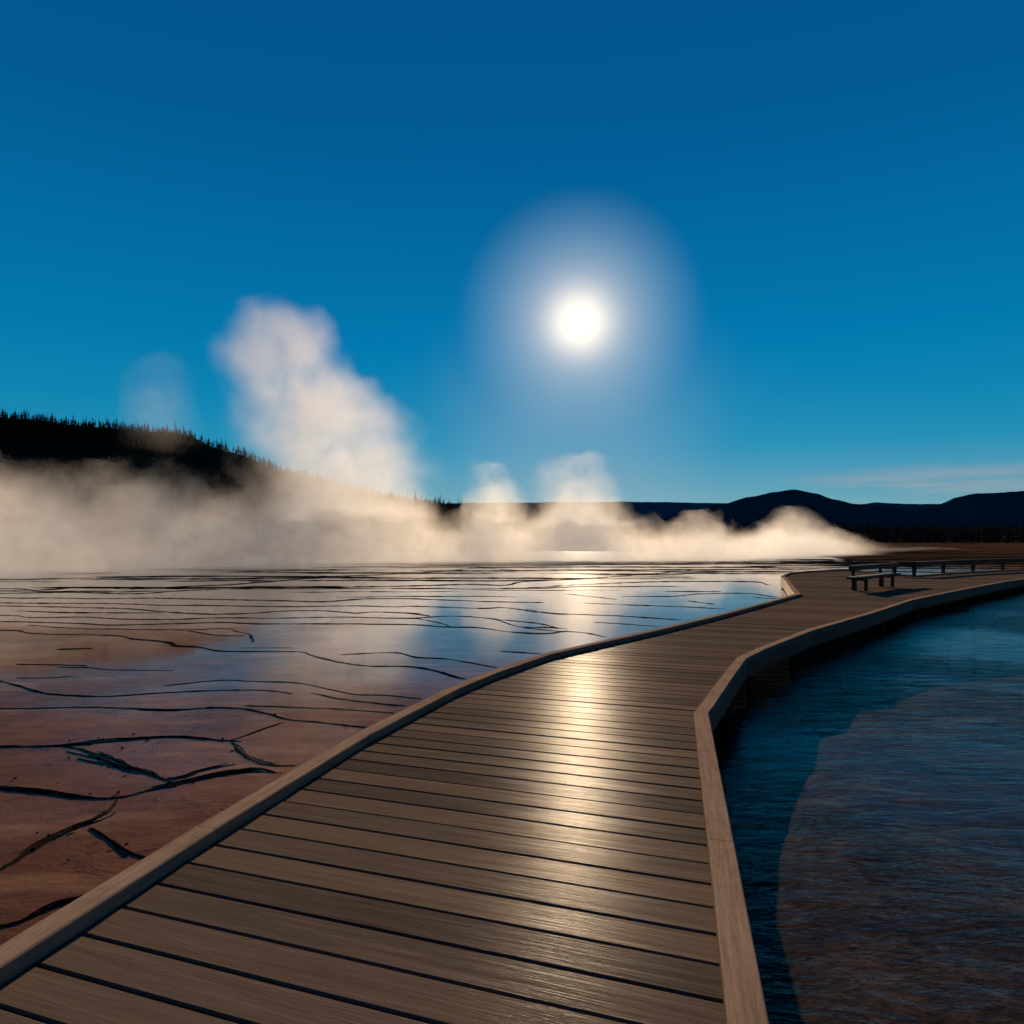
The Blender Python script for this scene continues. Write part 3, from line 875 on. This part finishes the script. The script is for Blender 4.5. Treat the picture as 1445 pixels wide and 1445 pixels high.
def steam_bank():
    m, t, out = new_mat('steam_bank')
    tc = t.n('TexCoord').outputs['Object']
    n1 = t.noise(tc, 0.17, 2, 0.6, color=True)
    n2 = t.noise(t.vm('ADD', tc, t.vm('SCALE', n1, scale=2.4)), 0.72, 5, 0.64)
    s0 = t.n('SeparateXYZ'); t.l(tc, s0.inputs[0])
    grow = t.smooth(s0.outputs[2], 0.0, 4.0, 0.25, 1.0)
    w = t.vm('SCALE', t.vm('SUBTRACT', n1, (.5, .5, .5)), scale=8.5)
    p = t.vm('ADD', tc, t.vm('SCALE', w, scale=grow))
    s = t.n('SeparateXYZ'); t.l(p, s.inputs[0])
    X, Y, Z = s.outputs
    H = t.curve(X, HP); Yf = t.curve(X, YP)
    q = t.m('ADD', t.m('DIVIDE', Z, H), t.m('MULTIPLY', t.m('SUBTRACT', n2, .5), t.m('MULTIPLY', grow, 1.35)))
    a = t.smooth(q, 1.05, 0.66)
    dY = t.m('SUBTRACT', Y, Yf)
    b = t.smooth(dY, -3.0, 6.0)
    c = t.smooth(dY, DEEP - 2, DEEP - 12)
    low = t.m('MULTIPLY', t.smooth(q, 0.1, 0.9, 1.15, 0.7), t.smooth(X, 52.0, 36.0, .03, 1.0))
    br = t.smooth(n2, 0.3, 0.7, 0.25, 1.35)
    d = t.m('MULTIPLY', t.m('MULTIPLY', t.m('MULTIPLY', a, b), t.m('MULTIPLY', c, low)), t.m('MULTIPLY', br, 0.12))
    vol_out(t, out, d)
    m.cycles.volume_step_rate = 0.13
    V, Fc = [], []
    x0, x1 = HP[0][0], HP[-1][0]; n = 150
    def lin(P, x):
        for (a, ya), (b, yb) in zip(P, P[1:]):
            if x <= b: return ya + (yb - ya) * (x - a) / (b - a)
        return P[-1][1]
    for i in range(n + 1):
        x = x0 + (x1 - x0) * i / n
        h = max(lin(HP, x + k) for k in (-2, -1, 0, 1, 2)) * 1.06 + .5; y = min(lin(YP, x + k) for k in (-2, 0, 2)); D = DEEP
        if i > n - 6: h *= (n - i + 1) / 7 
        for yy, zz in ((y - 2.5, 0.012), (y - 1.5, h * .25), (y + 3, h * .72), (y + 8, h), (y + D - 8, h), (y + D - 2, h * .7), (y + D, 0.012)):
            V.append((x, yy, zz))
    w = 7
    for i in range(n):
        for k in range(w):
            k2 = (k + 1) % w
            Fc.append((i * w + k, i * w + k2, (i + 1) * w + k2, (i + 1) * w + k))
    Fc.append(tuple(range(w))[::-1]); Fc.append(tuple(n * w + k for k in range(w)))
    o = from_py('steam_bank', V, Fc, m, loc=(0, 0, WZ))
    outward(o)
    return o
tag(steam_bank(), kind='stuff')

def plume(outline, dist, dens, label, nscale, warp, soft=0.75, depth=1.0, step=0.5, cutlow=0.0):
    """a rising column of steam; outline = (photo y, left x, right x) rows from top to bottom"""
    zz = lambda y: CAMH + (HZ - y) / F * dist
    rows = sorted((zz(y), ((l + r) / 2 - CX) / F * dist, (r - l) / 2 / F * dist) for y, l, r in outline)
    zb, zt = rows[0][0], rows[-1][0]
    cx0 = rows[0][1]
    CP = [(z - zb, c - cx0) for z, c, r in rows]; RP = [(z - zb, r) for z, c, r in rows]
    m, t, out = new_mat('steam')
    tc = t.n('TexCoord').outputs['Object']
    n1 = t.noise(tc, nscale, 2, 0.6, color=True); n2 = t.noise(t.vm('ADD', tc, n1), nscale * 3.4, 3, 0.6)
    w = t.vm('SCALE', t.vm('SUBTRACT', n1, (.5, .5, .5)), scale=warp * 1.1)
    p = t.vm('ADD', tc, w)
    s = t.n('SeparateXYZ'); t.l(p, s.inputs[0]); X, Y, Z = s.outputs
    C = t.curve(Z, CP); Rr = t.curve(Z, RP)
    dx = t.m('SUBTRACT', X, C); dy = t.m('DIVIDE', Y, depth)
    d = t.m('DIVIDE', t.m('SQRT', t.m('ADD', t.m('MULTIPLY', dx, dx), t.m('MULTIPLY', dy, dy))), t.m('MAXIMUM', Rr, .05))
    d = t.m('ADD', d, t.m('MULTIPLY', t.m('SUBTRACT', n2, .5), 0.7))
    a = t.smooth(d, 1.12, 1.12 - soft)
    top = t.smooth(Z, zt - zb, (zt - zb) * .9)
    bot = t.smooth(Z, 0.0, (zt - zb) * (0.02 + cutlow))
    br = t.smooth(t.m('ADD', t.m('MULTIPLY', n2, .45), t.m('MULTIPLY', t.noise(tc, nscale * 1.2, 2, .5), .55)), 0.36, 0.63, 0.2, 1.4)
    fade = t.smooth(Z, 0.0, zt - zb, 1.0, 0.55)
    den = t.m('MULTIPLY', t.m('MULTIPLY', t.m('MULTIPLY', a, top), t.m('MULTIPLY', bot, fade)), t.m('MULTIPLY', br, dens))
    vol_out(t, out, den)
    m.cycles.volume_step_rate = step
    V, Fc = [], []
    n, k = 22, 20
    for i in range(n + 1):
        z = (zt - zb) * i / n
        c = interp(CP, z); r = interp(RP, z) * 1.18 + warp * .16
        if i == n: r *= .35
        for a_ in range(k):
            an = a_ * 2 * math.pi / k
            V.append((c + math.cos(an) * r, math.sin(an) * r * depth, z))
    for i in range(n):
        for a_ in range(k):
            b_ = (a_ + 1) % k
            Fc.append((i * k + a_, i * k + b_, (i + 1) * k + b_, (i + 1) * k + a_))
    Fc.append(tuple(range(k))[::-1]); Fc.append(tuple(n * k + a_ for a_ in range(k)))
    o = from_py('steam_plume', V, Fc, m, loc=(cx0, dist, zb))
    outward(o)
    return tag(o, label, 'steam plume', 'steam plumes over the hot spring')
plume([(420, 385, 430), (436, 350, 455), (460, 328, 470), (490, 318, 480), (515, 318, 495), (540, 328, 525), (560, 335, 555), (585, 335, 575), (610, 338, 590), (640, 350, 605), (670, 370, 612), (700, 380, 612), (735, 385, 610)],
      66, 0.115, 'tallest steam plume, a thick billowing column left of the sun', 0.16, 5.5, 0.72)
plume([(640, 670, 700), (655, 664, 712), (680, 662, 732), (700, 660, 746), (740, 655, 750)], 72, 0.15,
      'small pointed steam plume between the tall column and the plume under the sun', 0.25, 3.0, 0.9)
plume([(628, 786, 838), (645, 770, 854), (665, 752, 870), (690, 744, 882), (712, 740, 895), (745, 740, 900)], 74, 0.13,
      'rounded low steam plume rising directly under the sun', 0.2, 4.0, 0.95)
plume([(495, 195, 245), (515, 175, 265), (545, 168, 275), (580, 165, 280), (615, 165, 282), (650, 165, 280)], 84, 0.022,
      'faint thin steam puff floating above the wooded hill on the left', 0.12, 4.0, 0.9, cutlow=.3)

# ------------------------------------------------------------------ world, sun
world = bpy.data.worlds.new('World'); scn.world = world; world.use_nodes = True
t = NT(world.node_tree); wo = t.n('OutputWorld')
sky = t.n('TexSky', sky_type='NISHITA'); sky.sun_disc = False
sky.sun_elevation = SUN_EL; sky.sun_rotation = SUN_AZ
sky.altitude = 2200; sky.air_density = 1.0; sky.dust_density = 0.2; sky.ozone_density = 3.0
d = t.n('TexCoord').outputs['Generated']
sx = t.n('SeparateXYZ'); t.l(d, sx.inputs[0])
el = t.m('MULTIPLY', t.m('ARCSINE', sx.outputs[2]), 57.2958)          # degrees over the horizon
ang = t.m('MULTIPLY', t.m('ARCCOSINE', t.m('MINIMUM', t.vm('DOT_PRODUCT', t.vm('NORMALIZE', d), tuple(SUN)), 1.0)), 57.2958)
# a clear, deep polarised blue that pales to cyan at the horizon
grad = t.ramp(t.m('DIVIDE', el, 60.0, clamp=True), [(0.0, (0.17, 0.36, 0.41)), (0.05, (0.09, 0.295, 0.38)), (0.12, (0.009, 0.25, 0.405)), (0.25, (0.001, 0.182, 0.385)), (0.48, (0.001, 0.100, 0.275)), (1.0, (0.001, 0.05, 0.19))])
nis = t.mix(1.0, sky.outputs[0], (0.10, 0.10, 0.10), 'MULTIPLY')
hs = t.n('HueSaturation'); hs.inputs['Saturation'].default_value = 1.5; t.l(nis, hs.inputs['Color'])
base = t.mix(0.85, hs.outputs[0], grad)
base = t.mix(1.0, base, t.ramp(t.m('DIVIDE', ang, 180.0), [(0.0, (1, 1, 1)), (0.33, (1, 1, 1)), (0.62, (.36, .34, .36)), (1.0, (.30, .28, .30))]), 'MULTIPLY')
# thin rose cirrus low on the right
cn = t.noise(t.vm('MULTIPLY', t.vm('NORMALIZE', d), (3.0, 3.0, 42.0)), 1.6, 5, .6, .4)
az = t.m('MULTIPLY', t.m('ARCTAN2', sx.outputs[0], sx.outputs[1]), 57.2958)
band = t.m('MULTIPLY', t.m('MULTIPLY', t.smooth(el, 2.6, 3.7), t.smooth(el, 5.6, 4.3)), t.smooth(az, 18, 30))
base = t.mix(t.m('MULTIPLY', t.m('MULTIPLY', band, t.smooth(cn, .38, .62)), .5), base, (.36, .37, .40))
# aureole of the veiled sun
halo = t.smooth(ang, 9.8, 5.0, 0, .36)
halo2 = t.m('POWER', t.smooth(ang, 8.4, 0.6), 2.0)
core = t.m('POWER', t.smooth(ang, 5.0, 0.1), 2.6)
col = t.mix(halo, base, (0.28, 0.46, 0.60))
col = t.mix(t.m('MULTIPLY', halo2, .85), col, (0.72, 0.73, 0.76))
col = t.mix(core, col, (1.35, 1.25, 1.07))
# thin veil below the sun
vx = t.m('DIVIDE', t.m('SUBTRACT', az, SUN_AZ * 57.2958 - .3), 8.0)
veil = t.m('MULTIPLY', t.smooth(t.m('ABSOLUTE', vx), 1.7, .2), t.smooth(el, 18, 9))
col = t.mix(t.m('MULTIPLY', t.m('MULTIPLY', veil, t.smooth(core, 1, 0)), .27), col, (0.36, 0.46, 0.55))
bg = t.n('Background'); t.l(col, bg.inputs[0]); bg.inputs[1].default_value = 0.73
t.l(bg.outputs[0], wo.inputs[0])

sl = bpy.data.lights.new('sun', 'SUN'); sl.energy = 5.0; sl.angle = R(0.53); sl.color = (1.0, 0.74, 0.48)
so = bpy.data.objects.new('sun', sl); COL.objects.link(so); so.location = (60, 300, 120)
so.rotation_euler = (-SUN).to_track_quat('-Z', 'Y').to_euler()

# ------------------------------------------------------------------ camera, render
cam = bpy.data.cameras.new('camera'); co = bpy.data.objects.new('camera', cam); COL.objects.link(co)
cam.sensor_width = 36; cam.lens = 36 * F / 1445; cam.shift_y = (HZ - CX) / 1445
cam.clip_start = 0.05; cam.clip_end = 30000
co.location = (0, 0, CAMH); co.rotation_euler = (R(90), 0, 0)
scn.camera = co
scn.view_settings.view_transform = 'Standard'; scn.view_settings.look = 'None'
scn.view_settings.exposure = 0.45; scn.view_settings.gamma = 1
cy = scn.cycles
cy.use_denoising = True
cy.use_adaptive_sampling = True; cy.adaptive_threshold = 0.05; cy.adaptive_min_samples = 16
try: cy.denoiser = 'OPENIMAGEDENOISE'
except Exception: pass
cy.max_bounces = 10; cy.diffuse_bounces = 3; cy.glossy_bounces = 4; cy.transparent_max_bounces = 24; cy.volume_bounces = 8
cy.sample_clamp_indirect = 6.0; cy.volume_max_steps = 512
cy.caustics_reflective = False; cy.caustics_refractive = False
